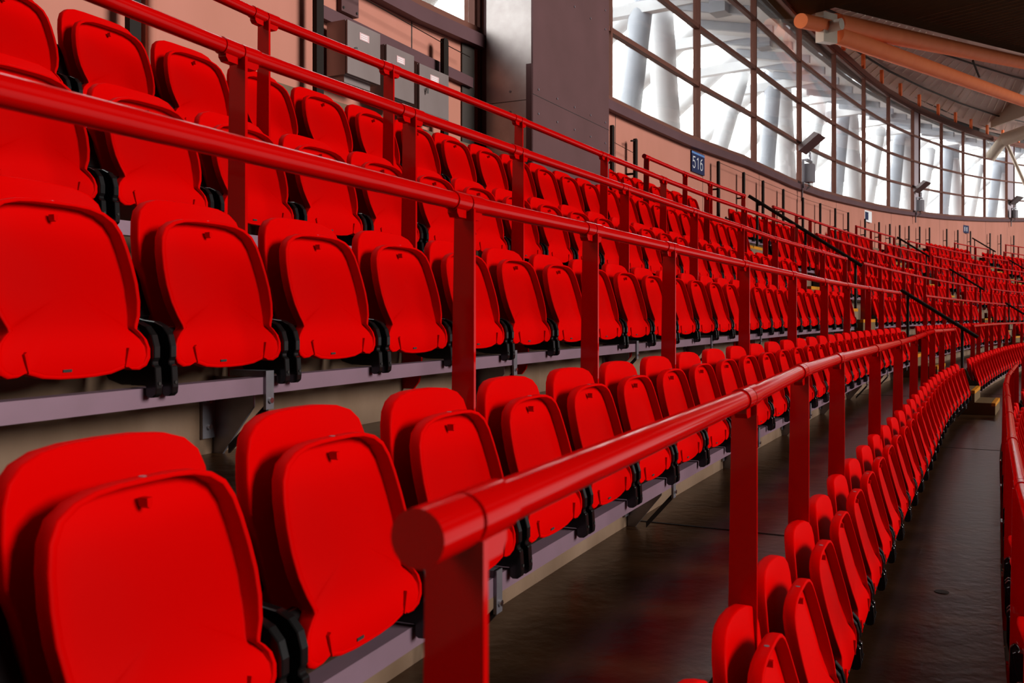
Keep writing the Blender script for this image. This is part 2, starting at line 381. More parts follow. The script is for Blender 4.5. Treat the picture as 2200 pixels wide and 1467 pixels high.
def seat_proto():
    root = bpy.data.objects.new('folding_seat', None); COL.objects.link(root); root.empty_display_size = .1
    bk = make_back().build('backrest', root, (0,0,0)); pn = make_pan().build('seat_pan', root, (0,0,0))
    tg = MB(); tg.tube([(0, pan_y(.70)-.013, .697), (0, pan_y(.70)-.013, .7008)], .0065, 'galv', 10)
    t = tg.build('number_stud', pn, (0,0,0))
    parts = [bk, pn]
    for s in (-1, 1):
        br = make_bracket(s).build('side_bracket', root, (0,0,0)); 
        me = br.data; bm = bmesh.new(); bm.from_mesh(me)
        ed = [e for e in bm.edges if len(e.link_faces) == 2 and e.calc_face_angle() > .6]
        bmesh.ops.bevel(bm, geom=ed, offset=.0022, segments=1, affect='EDGES', profile=.7); bm.to_mesh(me); bm.free()
        parts.append(br)
    return root, parts
def seat_matrix(line, so):
    ss = arc(line, so); x, y, ph = at(line, ss, ROW_A.get(line, 0)*max(0, min(1, (14-ss)/6))); z = floorz(line, ss)
    return (x, y, z), math.atan2(-math.cos(ph), -math.sin(ph)), ss
ROW_A = {4: .030}
def copy_seat(proto):
    r = proto.copy(); COL.objects.link(r)
    for ch in proto.children:
        c = ch.copy(); COL.objects.link(c); c.parent = r
        for g in ch.children:
            d = g.copy(); COL.objects.link(d); d.parent = c
    return r
# rows: where each block of seats begins and ends, measured along the row
S2, S2B, S3, S3B, S4 = 15.4, 16.75, 29.1, 30.2, 43.0
GAP = 1.45
PHASE = {2: 25.5165 % 1, 3: 26.4427 % 1, 4: .30}
ROWTXT = {-1: 'the short row right of the pillar', 0: 'the top row', 1: 'the second row down', 2: 'the third row down', 3: 'the fourth row down', 4: 'the fifth row down', 5: 'the lowest row at the right edge',
          -2: 'the short row under the wall beyond the first black handrail', -3: 'the farthest short row'}
CAND = []
def block_seats(line):
    out = []
    off = (4-line)*TREAD
    e1 = SKEW*off                                    # end of the near block on this line
    nmax = 8 if line == -1 else 29
    if line >= -1:
        p = PHASE.get(line, .5)
        for i in range(nmax):
            so = e1-(i+p)*PITCH
            out.append((1, so, i))
    def span(a, b, tag_, only=None):
        L = b-a-.1; n = int(L/PITCH); st = a+(b-a-n*PITCH)/2
        rng = range(n) if only is None else range(n-only, n)
        for i in rng: out.append((tag_, st+(i+.5)*PITCH, i))
    if line >= -1: span(e1+GAP, so_of(line, S_END+S2)-.08, 2)
    if line == -2: span(e1+GAP, so_of(line, S_END+S2)-.08, 2, 10)
    if line >= -2: span(so_of(line, S_END+S2B)+.08, so_of(line, S_END+S3)-.08, 3)
    if line == -3: span(so_of(line, S_END+S2B)+.08, so_of(line, S_END+S3)-.08, 3, 10)
    if line >= -3: span(so_of(line, S_END+S3B)+.08, so_of(line, S_END+S4)-.08, 4)
    return out
for line in range(-3, 7):
    for blk, so, i in block_seats(line):
        (x, y, z), rz, ss = seat_matrix(line, so)
        if y < .75: continue
        u, v = pxy(x, y, z+.5); half = 700/y
        if u < -half or u > 2200+half*.7 or v > 1467+900/y: continue
        CAND.append((y, line, blk, so, i, (x, y, z), rz))
CAND.sort(key=lambda c: c[0])
near, far = CAND[:300], CAND[300:]
proto, _parts = seat_proto()
used = False
counts = {}
for c in sorted(near, key=lambda c: (c[1], c[2], c[0])):
    y, line, blk, so, i, loc, rz = c
    o = copy_seat(proto) if used else proto
    used = True
    o.location = loc; o.rotation_euler = (0, 0, rz)
    k = counts.get((line, blk), 0); counts[(line, blk)] = k+1
    if blk == 1: lab = 'folded red plastic seat, %s from the left in %s' % (nth(k), ROWTXT[line])
    else: lab = 'folded red seat past the %s gangway, %s from left, %s' % (['', '', 'first', 'second', 'third'][blk], nth(k), {-2: 'row under wall', -1: 'row by wall', 0: 'top row', 1: 'second row', 2: 'third row', 3: 'fourth row', 4: 'fifth row', 5: 'lowest row'}.get(line, 'farthest row'))
    tag(o, lab, 'seat', 'red folding seats in rows on the terrace')
# everything farther away than the 300 nearest: one object
def far_seats():
    tm = MB()
    for b in (make_back(True), make_pan(True)): tm.add(b.v, b.f, 'seat', True)
    for s in (-1, 1): tm.box(s*.2385-.0125, s*.2385+.0125, -.02, .19, .20, .40, 'black')
    V = np.array(tm.v); F = tm.f; n = len(V); allv = []; allf = []; mi = []; sm = []
    for j, c in enumerate(far):
        ca, sa = math.cos(c[6]), math.sin(c[6]); W = V @ np.array([[ca, sa, 0], [-sa, ca, 0], [0, 0, 1]]) + np.array(c[5])
        allv.append(W); allf += [tuple(n*j+q for q in f) for f in F]; mi += tm.m; sm += tm.sm
    me = bpy.data.meshes.new('distant_seats'); me.from_pydata(np.concatenate(allv).tolist(), [], allf)
    for m in tm.mats: me.materials.append(M[m])
    me.polygons.foreach_set('material_index', mi); me.polygons.foreach_set('use_smooth', sm); me.update()
    o = bpy.data.objects.new('distant_seats', me); COL.objects.link(o)
    tag(o, 'far red folding seats filling the curve of the stand at right', 'seats', None, 'stuff')
far_seats()
# ------------------------------------------------------------------ guard rails
POSTS1 = {1: [(22,-1.1203,4.2076,4.3398),(20,-0.6797,5.1493,4.3614),(17,0.0491,6.5507,4.3665),(14,0.7865,7.944,4.3538),(11,1.5195,9.3367,4.3521),(8,2.2482,10.7312,4.3584),(5,3.0285,12.114,4.362),(3,3.5491,13.0242,4.3617),(0,4.3354,14.3795,4.3607)],
 2: [(24,-0.8695,2.9602,3.8318),(22,-0.4286,3.909,3.8424),(20,0.034,4.8504,3.8464),(17,0.7574,6.2515,3.8453),(14,1.4968,7.6446,3.8414),(11,2.2232,9.0374,3.8449),(8,2.9506,10.4318,3.8416),(5,3.7095,11.8137,3.8478),(3,4.2451,12.7233,3.8407),(0,5.0365,14.0782,3.8348)],
 3: [(24,-0.1344,2.6618,3.3166),(22,0.3051,3.6104,3.3271),(20,0.7692,4.5516,3.3249),(17,1.4881,5.9523,3.3173),(14,2.2138,7.3452,3.3127),(11,2.9338,8.7382,3.3096),(8,3.6477,10.1324,3.3174),(5,4.4067,11.5133,3.3194),(3,4.9316,12.4222,3.3125),(0,5.7243,13.7769,3.3108)],
 4: [(27,-0.051,0.9198,2.796),(24,0.5944,2.3634,2.7879),(22,1.0283,3.3118,2.7972),(20,1.4906,4.2527,2.7969),(17,2.2098,5.6531,2.7894),(14,2.9286,7.0458,2.7825),(11,3.649,8.439,2.7802),(8,4.3634,9.8329,2.7891),(5,5.0682,11.2129,2.7903),(3,5.6018,12.1212,2.7812),(0,6.3935,13.4755,2.7722)],
 0: [(8,1.5939,11.0306,4.8594),(5,2.309,12.4142,4.8724),(3,2.8383,13.3251,4.8707),(0,3.6482,14.6809,4.8689)]}
def head_at(line, x, y):
    i = int(np.argmin((CX-np.cos(CP)*(4-line)*TREAD-x)**2+(CY+np.sin(CP)*(4-line)*TREAD-y)**2)); return float(CP[i]), float(CS[i])
PW, PT, TR = .063, .012, .0245
def rail(line, pts, label, near=True, lead=(0, .06), group=None, endcap=False):
    """pts: (x,y,z,heading) of each post, near end first"""
    A = Vector(pts[0][:3]); root = empty('guard_rail', (A.x, A.y, A.z-1.1), label, 'rail', group)
    P = [Vector(p[:3]) for p in pts]
    d0 = (P[1]-P[0]).normalized(); d1 = (P[-1]-P[-2]).normalized()
    path = ([P[0]-d0*lead[0]] if lead[0] else [])+P+[P[-1]+d1*lead[1]]
    n = 24 if near else 10
    tb = MB()
    dense = [path[0]]
    for a, b_ in zip(path[:-1], path[1:]):
        L = (b_-a).length
        if L > .3:
            d = (b_-a).normalized(); dense += [a+d*.09, b_-d*.09]
        dense.append(b_)
    tb.tube(dense, TR, 'paint', n)
    child(tb, 'handrail_tube', root)
    for i, p in enumerate(pts):
        x, y, z, ph = p; ss = head_at(line, x, y)[1]; t, nn, u = dirs(ph); O = Vector((x, y, 0))-(nn*.004 if line == 4 else nn*0); fl = floorz(line, ss)
        pb = MB()
        low = .12
        pb.extrude([(-PW/2, z-TR*.7), (PW/2, z-TR*.7), (PW/2, fl+.56), (.058, fl+.52), (.058, fl+low+.08), (.045, fl+low+.03), (.020, fl+low), (-.05, fl+low)], O, nn, u, t, -PT/2, PT/2, 'paint')
        po = child(pb, 'post', root)
        if near:
            bb = MB()
            bb.frame_box(O, t, nn, u, -.085, -.006, -.056, -.046, fl+low-.02, fl+.50, 'paint')
            bb.frame_box(O, t, nn, u, .006, .04, -.056, -.046, fl+low-.02, fl+.50, 'paint')
            bb.frame_box(O, t, nn, u, .006, .012, -.046, .03, fl+low+.02, fl+.48, 'paint')
            child(bb, 'base_bracket', po)
            sb = MB()
            ta = (P[i]-P[i-1]).normalized() if i else d0
            tn = (P[i+1]-P[i]).normalized() if i < len(P)-1 else d1
            if not (i == 0 and lead[0] == 0 and not endcap): sb.tube([P[i]-ta*(.085 if i or lead[0] else .06), P[i]-ta*.004], TR+.0035, 'paint', n)
            sb.tube([P[i]+tn*.004, P[i]+tn*(.085 if i < len(P)-1 else lead[1]+.004)], TR+.0035, 'paint', n)
            # saddle blocks hanging below the sleeve on both sides of the plate
            for sg, dd in ((-1, ta), (1, tn)):
                if i == 0 and sg < 0 and lead[0] > 0: continue
                sv = Vector((-dd.y, dd.x, 0)).normalized(); uu = sv.cross(dd).normalized()
                if uu.z < 0: uu = -uu
                x0, x1 = (.022, .078)
                sb.extrude([(x0, -.046), (x1-.012, -.046), (x1, -.034), (x1, -.01), (x0, -.01)], P[i], dd*sg, uu, sv, -.015, .015, 'paint')
            child(sb, 'joint_sleeve', root)
    return root
def model_posts(line, sos):
    r = []
    for so in sos:
        ss = arc(line, so); x, y, ph = at(line, ss, 0); r.append((x, y, railz(line, ss), ph))
    return r
RL = {0: 'short red guard rail in front of the wall, right of the steel pillar', 1: 'highest long red guard rail crossing from top left to the first gangway', 2: 'second long red guard rail from the top, starting at upper left',
      3: 'thick red guard rail running across the left half of the picture', 4: 'nearest red guard rail with round end cap at bottom centre'}
for line in (0, 1, 2, 3, 4):
    pts = []
    for c, x, y, z in POSTS1[line]:
        ph, ss = head_at(line, x, y); pts.append((x, y, z, ph))
    if line in (1, 2, 3):                                  # the rails go on past the left edge of the frame
        off = (4-line)*TREAD; c0 = POSTS1[line][0][0]
        extra = []
        for c in (c0+3, c0+2+3):
            ss = arc(line, SKEW*off-c*PITCH); x, y, ph = at(line, ss)
            if y > .5: extra.append((x, y, railz(line, ss), ph))
        pts = extra[::-1]+pts
        if line == 3 and False: pass
    rail(line, pts, RL[line], True, (0.0 if line in (1, 2, 3) else .030, .06))
rail(5, model_posts(5, [SKEW*(-TREAD)-c*PITCH for c in (27, 24, 22, 20, 17, 14, 11, 8, 5, 3, 0)][2:]), 'red guard rail curling up the right edge beside the walkway', True, (.3, .05))
def far_rail(line, a, b, label, short=None):
    L = b-a; n = int(L/PITCH); cs = [0, 3]; k = 0
    pat = [3, 2, 3, 3, 3, 3, 2]
    c = 0; cs = [0]
    while True:
        c += pat[k % len(pat)]; k += 1
        if c > n or (short and c > short): break
        cs.append(c)
    rail(line, model_posts(line, [b-.05-c*PITCH for c in cs][::-1]), label, False, (.05, .05))
for line, nm in ((0, 'top'), (1, 'second'), (2, 'third'), (3, 'fourth'), (4, 'fifth'), (5, 'sixth')):
    e1 = SKEW*(4-line)*TREAD
    far_rail(line, e1+GAP, so_of(line, S_END+S2), 'red guard rail between the first and second gangways, %s one down' % nm)
far_rail(-1, 0, so_of(-1, S_END+S2), 'short red guard rail by the wall just before the second gangway', 8)
for line, nm in ((-1, 'top'), (0, 'second'), (1, 'third'), (2, 'fourth'), (3, 'fifth')):
    far_rail(line, so_of(line, S_END+S2B), so_of(line, S_END+S3), 'distant red guard rail past the second gangway, %s one down' % nm)
far_rail(-2, 0, so_of(-2, S_END+S3), 'short distant red guard rail by the wall before the third gangway', 8)
for line, nm in ((-2, 'upper'), (-1, 'lower')):
    far_rail(line, so_of(line, S_END+S3B), so_of(line, S_END+S4), 'farthest red guard rail at the right edge, %s one' % nm)
far_rail(-3, 0, so_of(-3, S_END+S4)-6.0, 'farthest short red guard rail against the wall at the right', 8)

# ------------------------------------------------------------------ beams that carry the seats
def beam(line, a, b, label, near):
    if b-a < 1: return
    sos = list(np.arange(a, b, PITCH*1.0))+[b]
    root = None; secs = []
    for so in sos:
        ss = arc(line, so); z = floorz(line, ss); r = []
        for aa, zz in ((.098, .192), (.150, .192), (.150, .243), (.098, .243)):
            x, y, _ = at(line, ss, aa); r.append((x, y, z+zz))
        secs.append(r)
    root = empty('seat_beam', secs[0][0], label, 'beam', 'galvanised beams under the seats')
    m = MB(); m.sweep(secs, 'beam'); child(m, 'beam_profile', root)
    if near:
        k = 0
        for so in np.arange(b-.35, a, -PITCH*3.35):
            ss = arc(line, so); x, y, ph = at(line, ss); z = floorz(line, ss); t, n, u = dirs(ph); O = Vector((x, y, z))
            if y < .5: continue
            q = MB()
            q.frame_box(O, t, n, u, -.018, .018, .02, .156, .243, .262, 'galv'); q.frame_box(O, t, n, u, -.018, .018, .150, .160, .145, .262, 'galv')
            q.extrude([(-.058, .24), (-.058, .0), (-.02, -.02+.02), (.10, .15), (.10, .24)], O, n, u, t, -.004, .004, 'galv')
            q.frame_box(O, t, n, u, -.06, .0, -.058, -.048, .05, .20, 'galv')
            q.tube([O+n*.160+u*.172, O+n*.168+u*.172], .009, 'bolt', 8)
            for zz in (.085, .165): q.tube([O-t*.035-n*.048+u*zz, O-t*.035-n*.038+u*zz], .008, 'bolt', 8)
            br = child(q, 'support_bracket', root)
            s = MB(); s.frame_box(O+n*.150+u*.15, (-t*.35-n*.75-u*.9).normalized(), t, n.cross(t), 0, .17, -.005, .005, -.013, .013, 'blackpaint'); child(s, 'diagonal_brace', br)
for line in range(-1, 6):
    e1 = SKEW*(4-line)*TREAD
    back = {-1: 8}.get(line, 28 if line < 3 else 29)
    a0 = e1-back*PITCH
    beam(line, a0, e1-.02, 'long grey steel beam carrying the seats of %s' % ROWTXT[line], True)
    beam(line, e1+GAP, so_of(line, S_END+S2)-.1, 'grey steel seat beam beyond the first gangway, %s' % {-1: 'under the topmost row', 0: 'one row below the topmost', 1: 'two rows below the topmost', 2: 'three rows below the topmost', 3: 'four rows below the topmost', 4: 'five rows below the topmost', 5: 'six rows below the topmost'}[line], False)

# ------------------------------------------------------------------ gangways: half steps with yellow nosings, black handrails
def gangway(g, ssA, line, w=1.05):
    """block of two steps rising from the level of this row to the row above"""
    x, y, ph = at(line, ssA, FACE); z = floorz(line, ssA); t, n, u = dirs(ph); O = Vector((x, y, z))
    root = empty('gangway_steps', O, 'yellow-edged concrete steps in the %s gangway, level with %s' % (['first', 'second', 'third'][g], {-2: 'the short far row', -1: 'the row by the wall', 0: 'the top row', 1: 'the second row', 2: 'the third row', 3: 'the fourth row', 4: 'the fifth row', 5: 'the lowest row'}[line]), 'steps', None)
    h = RISER/3
    for k, (d, zz) in enumerate(((.27, 2*h), (.54, h))):
        b = MB(); y0 = 0 if k == 0 else .27
        b.frame_box(O, t, n, u, -w/2, w/2, y0, d, .0, zz, 'step')
        b.frame_box(O, t, n, u, -w/2-.001, w/2+.001, d-.05, d+.003, zz-.045, zz+.003, 'yellow')
        child(b, 'step', root)
    b = MB(); b.frame_box(O, t, n, u, -w/2, w/2, -.05, .003, 3*h-.045, 3*h+.003, 'yellow'); child(b, 'top_nosing', root)
def gmid(g, line):
    off = (4-line)*TREAD
    if g == 0: return arc(line, SKEW*off+GAP/2+.17)
    if g == 1: return S_END+(S2+S2B)/2
    return S_END+(S3+S3B)/2
for line in (-1, 0, 1, 2, 3, 4, 5): gangway(0, gmid(0, line), line)
for line in (-1, 0, 1, 2, 3, 4): gangway(1, gmid(1, line), line)
for line in (-2, -1, 0): gangway(2, gmid(2, line), line)
def handrail(g, l0, l1, posts, label):
    P = []
    for l in np.linspace(l0, l1, 6):
        ss = gmid(g, l); x, y, _ = at(l, ss); P.append(Vector((x, y, railz(l, ss)-.005)))
    ext = (P[1]-P[0]).normalized()*.12
    root = empty('gangway_handrail', P[0]-Vector((0, 0, 1)), label, 'handrail')
    b = MB(); b.tube([P[0]-ext]+P+[P[-1]+ext], .029, 'blackpaint', 14); child(b, 'handrail_tube', root)
    for l in posts:
        ss = gmid(g, l); x, y, _ = at(l, ss); z = railz(l, ss); fl = floorz(int(math.floor(l-.001)) if l != int(l) else int(l)-1, ss)
        b = MB(); b.tube([(x, y, fl), (x, y, z-.02)], .022, 'blackpaint', 10); child(b, 'post', root)
handrail(0, -.05, 2.0, (.0, 1.0, 2.0), 'black sloping handrail rising to the wall in the first gangway')
handrail(0, 3.0, 4.15, (3.0, 4.0), 'short thick black handrail low in the first gangway')
handrail(1, -1.0, 0.0, (-1.0, 0.0), 'small black handrail by the wall in the second gangway')
handrail(1, 1.0, 2.0, (1.0, 2.0), 'black handrail halfway down the second gangway')
handrail(1, 3.0, 4.0, (3.0, 4.0), 'black handrail low in the second gangway at the right edge')
handrail(2, -3.0, -2.0, (-3.0, -2.0), 'tiny black handrail by the wall in the third gangway')
handrail(2, -1.0, 0.0, (-1.0, 0.0), 'black handrail lower in the third gangway at the right edge')
# ------------------------------------------------------------------ things on and before the rear wall
def wdirs(ss):
    x, y, ph = wall(ss, 0); return Vector((x, y, 0)), *dirs(ph)
# black posts along the wall carrying a thin wire
BARS = [-11.14, -9.48, -7.64, -3.2, -2.4, 1.44, 3.02, 4.38, 5.96, 7.76, 9.5, 11.28, 12.96, 15.46, 17.68, 19.4, 20.94, 22.38, 24.04, 25.56, 28.2, 30.2, 32.58, 36.12, 38.12, 40.58]
ZT = lambda ss: EYE+float(np.interp(ss, [-12, -7.6, -3.2, -2.4, 1.5, 8, 13, 16, 20, 24, 32, 41], [2.62, 2.53, 2.56, 2.52, 2.76, 2.80, 2.95, 3.0, 3.2, 3.45, 3.9, 4.3]))
WHERE = ['at the far upper left', 'left of the first electrical cabinet', 'right of the third electrical cabinet', 'at the pillar right side', 'right of the pillar, with bent wire tip', 'right of the blue 516 sign']
for i, ss in enumerate(BARS):
    O, t, n, u = wdirs(ss); O = O+n*.13; zt = ZT(ss); b = MB(); w = .040
    zb = zt-1.62
    b.extrude([(-w, zb), (w, zb), (w, zt-w*.6), (w*.72, zt-w*.15), (0, zt), (-w*.72, zt-w*.15), (-w, zt-w*.6)], O, t, u, n, -.02, .02, 'blackpaint')
    for zz in (.3, 1.1): b.frame_box(O, t, n, u, -.012, .012, -.13, -.02, zb+zz, zb+zz+.03, 'blackpaint')
    if i == 4: b.tube([O+u*(zt-.03), O+u*(zt-.03)-t*.16+u*-.03], .012, 'blackpaint', 8)
    o = b.build('wall_post', None, loc=(O.x, O.y, zb))
    lab = 'black round-topped upright post on the wall, ' + (WHERE[i] if i < 6 else '%s to the right of the blue 516 sign' % nth(i-5))
    tag(o, lab, 'post', 'black upright posts along the rear wall')
def wire(s0, s1, dz, label, r=.004):
    b = MB(); P = []
    for s in np.linspace(s0, s1, 14):
        O, t, n, u = wdirs(s); P.append(O+n*.13+u*(ZT(s)+dz))
    b.tube(P, r, 'blackpaint', 6); tag(b.build('wire', None, loc=tuple(P[0])), label, 'wire')
wire(-11.0, -7.15, -.05, 'thin dark wire strung above the electrical cabinets')
wire(-3.2, -2.4, -.22, 'thin wire slanting between two black posts by the pillar')
wire(1.44, 12.9, -.02, 'faint wire strung between black posts along the wall')
# cable tray behind the cabinets
b = MB(); 
secs = []
for s in np.arange(-9.35, -6.7, .4):
    O, t, n, u = wdirs(s); secs.append([O+n*a+u*(EYE+z) for a, z in ((0, 2.235), (.06, 2.235), (.06, 2.335), (0, 2.335))])
b.sweep(secs, 'ledge'); tag(b.build('cable_tray', None, loc=tuple(secs[0][0])), 'mauve horizontal cable tray behind the electrical cabinets', 'cable tray')
def cabinet(s0, s1, zt, label):
    O, t, n, u = wdirs((s0+s1)/2); w = (Vector(wall(s1, 0)[:2]+(0,))-Vector(wall(s0, 0)[:2]+(0,))).length/2; h = .41
    root = empty('electrical_cabinet', (O.x, O.y, EYE+zt-h), label, 'cabinet', 'steel electrical cabinets')
    z0, z1 = EYE+zt-h, EYE+zt
    b = MB(); b.frame_box(O, t, n, u, -w, w, .06, .235, z0, z1, 'steelbox'); child(b, 'case', root)
    b = MB(); b.frame_box(O, t, n, u, -w-.004, w+.004, .243, .258, z0+.004, z1-.004, 'steelbox'); b.frame_box(O, t, n, u, -w+.01, w-.01, .235, .243, z0+.01, z1-.01, 'rubber'); d = child(b, 'door', root)
    b = MB(); b.frame_box(O, t, n, u, -w*.3, w*.30, .258, .2605, z1-.115, z1-.06, 'label')
    for k in range(3): b.frame_box(O, t, n, u, -w*.22, w*.2, .2605, .2612, z1-.076-k*.015, z1-.070-k*.015, 'signwhite')
    child(b, 'label_plate', d, 'pink printed label plate')
    b = MB(); b.tube([O+n*.258-t*w*.62+u*(z0+.20), O+n*.270-t*w*.62+u*(z0+.20)], .016, 'bolt', 12); b.frame_box(O-t*w*.62+u*(z0+.20), t, n, u, -.008, .008, .268, .285, -.035, .015, 'bolt'); child(b, 'handle', d, 'chrome turn handle')
    b = MB(); b.frame_box(O, t, n, u, -w*.85, w*.75, .07, .20, z0-.05, z0, 'steelbox'); b.frame_box(O, t, n, u, -w*.5, w*.3, .10, .18, z0-.056, z0-.049, 'rubber'); child(b, 'vent_plinth', root)
cabinet(-9.28, -8.88, 2.215, 'largest steel electrical cabinet, nearest the left black post')
cabinet(-8.76, -8.38, 2.17, 'middle steel electrical cabinet on the pink wall')
cabinet(-8.26, -7.80, 2.14, 'right-hand steel electrical cabinet beside the black post')
# grey junction plate and conduit
O, t, n, u = wdirs(-8.98); b = MB(); b.frame_box(O, t, n, u, -.11, .11, 0, .05, EYE+2.37, EYE+2.66, 'column')
for sx_ in (-.085, .085): b.tube([O+t*sx_+n*.05+u*(EYE+2.40), O+t*sx_+n*.056+u*(EYE+2.40)], .011, 'rubber', 8)
tag(b.build('junction_box', None, loc=(O.x, O.y, EYE+2.37)), 'flat mauve junction box cut off by the top edge above the cabinets', 'junction box')
O, t, n, u = wdirs(-11.0); b = MB(); b.tube([O+n*.05+t*.06+u*(EYE+.9), O+n*.05+t*.06+u*(EYE+2.9)], .03, 'wall', 12); tag(b.build('conduit', None, loc=(O.x, O.y, EYE+.9)), 'pinkish vertical conduit pipe on the wall at upper left', 'pipe')
# dark strip added in place of the shaded gap between the wall and the pillar channels
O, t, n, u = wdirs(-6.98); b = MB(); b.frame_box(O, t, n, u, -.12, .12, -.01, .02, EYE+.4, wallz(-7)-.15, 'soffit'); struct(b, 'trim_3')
# signs
def board(name, s0, s1, z0, z1, m, label, deco):
    sm_ = (s0+s1)/2; O, t, n, u = wdirs(sm_); w = (Vector(wall(s1, 0)[:2]+(0,))-Vector(wall(s0, 0)[:2]+(0,))).length/2
    root = empty(name, (O.x, O.y, EYE+z0), label, 'sign'); b = MB(); b.frame_box(O, t, n, u, -w, w, .0, .03, EYE+z0, EYE+z1, m); bd = child(b, 'board', root)
    deco(root, O, t, n, u, w, EYE+z0, EYE+z1); return root
def strokes(mb, segs, O, t, n, u, cx, cz, sx_, sz_, r, m):
    for (a, b_) in segs:
        A = O+t*(cx+a[0]*sx_)+u*(cz+a[1]*sz_)+n*.0305; B = O+t*(cx+b_[0]*sx_)+u*(cz+b_[1]*sz_)+n*.0305; d = (B-A); L = d.length
        if L < 1e-6: continue
        d.normalize(); q = d.cross(n); mb.frame_box(A, d, q, n, -r*.6, L+r*.6, -r, r, -.0005, .002, m)
def arcseg(cx, cz, rx, rz, a0, a1, k=10):
    p = [(cx+rx*math.cos(math.radians(a0+(a1-a0)*i/k)), cz+rz*math.sin(math.radians(a0+(a1-a0)*i/k))) for i in range(k+1)]
    return list(zip(p[:-1], p[1:]))
G = {'5': [((.85, 1), (.15, 1)), ((.15, 1), (.1, .56))]+arcseg(.42, .33, .45, .33, 115, -150),
     '1': [((.2, .82), (.6, 1)), ((.6, 1), (.6, 0))],
     '6': arcseg(.5, .32, .42, .32, 0, 360, 16)+[((.08, .34), (.14, .66)), ((.14, .66), (.38, .92)), ((.38, .92), (.75, 1.0))]}
def deco516(root, O, t, n, u, w, z0, z1):
    b = MB(); b.frame_box(O, t, n, u, -w+.004, w-.004, .03, .0312, z1-.045, z1-.01, 'sky_blue'); child(b, 'blue_band', root, 'light blue band along the top')
    cw = w*2*.26; h = (z1-z0)*.52; b = MB()
    for k, ch in enumerate('516'):
        strokes(b, G[ch], O, t, n, u, -cw*1.62+k*cw*1.08+(.0 if k < 2 else -.01*0), z0+.075, cw*.82, h, .0085, 'signwhite')
    child(b, 'lettering', root, 'white numerals 516')
board('section_sign', .30, .95, 2.43, 2.79, 'navy', 'navy blue section sign reading 516 on the pink wall', deco516)
def deco_w(root, O, t, n, u, w, z0, z1):
    b = MB(); b.frame_box(O, t, n, u, -w*.55, w*.2, .03, .0325, z0+.06, z1-.05, 'navy'); child(b, 'dark_panel', root, 'dark panel in a white border')
board('notice_sign', 15.9, 16.8, 2.98, 3.34, 'signwhite', 'white-bordered notice on the wall behind a black post', deco_w)
def deco_s(root, O, t, n, u, w, z0, z1):
    b = MB()
    for k in (-.5, 0, .5): b.frame_box(O, t, n, u, w*k-.03, w*k+.03, .03, .0325, z0+.08, z1-.08, 'signwhite')
    child(b, 'lettering', root, 'pale upright strokes')
board('section_sign', 31.5, 32.4, 3.80, 4.16, 'navy', 'small distant navy section sign on the far wall', deco_s)

# steel pillar in front of the wall
def pillar():
    ssA = arc(0, so_of(0, S_END-7.18)); x0, y0, ph = at(0, S_END-6.35, -.62)
    C0 = Vector((x0, y0, 0)); 
    # corners solved on the plan: near front corner, far front corner
    A = Vector((.205, 9.10, 0)); B = Vector((1.135, 10.90, 0)); d = (B-A).normalized(); n = Vector((d.y, -d.x, 0)); u = Vector((0, 0, 1)); W = (B-A).length
    root = empty('steel_pillar', (A.x, A.y, EYE+.6), 'wide mauve steel-clad pillar standing before the wall', 'pillar')
    z0, z1 = EYE+.5, EYE+6.9
    b = MB(); b.frame_box(A, d, n, u, 0, W, -.02, 0, z0, z1, 'column')
    for zz in (2.15, 5.0): b.frame_box(A, d, n, u, .0, W, -.001, .003, EYE+zz, EYE+zz+.004, 'rubber')
    for zz in (1.98, 2.22, 3.3, 3.52):
        for k in range(5): b.tube([A+d*(.12+k*(W-.24)/4)+u*(EYE+zz), A+d*(.12+k*(W-.24)/4)+n*.007+u*(EYE+zz)], .011, 'lampgrey', 8)
    child(b, 'front_cladding', root, 'mauve riveted steel front')
    b = MB(); b.frame_box(A, d, n, u, 0, .02, -.52, -.02, z0, z1, 'colside')
    b.frame_box(A, d, n, u, -.012, 0, -.07, -.004, z0, EYE+2.45, 'column')
    for zz in (2.0, 2.2): b.tube([A-n*.25+u*(EYE+zz), A-n*.25-d*.006+u*(EYE+zz)], .012, 'lampgrey', 8)
    b.frame_box(A, d, n, u, -.003, 0, -.5, -.03, EYE+2.1, EYE+2.105, 'rubber')
    child(b, 'side_cladding', root, 'brighter bare steel side')
    b = MB(); b.frame_box(A, d, n, u, .02, W-.0, -.56, -.02, z0, z1, 'column'); child(b, 'core', root)
    b = MB(); 
    for k, a in enumerate((-.60, -.66)): b.frame_box(A, d, n, u, .05-.02*k, .12, a, a+.05, z0, z1, 'frame')
    child(b, 'edge_channel', root, 'dark brown edge channels')
pillar()

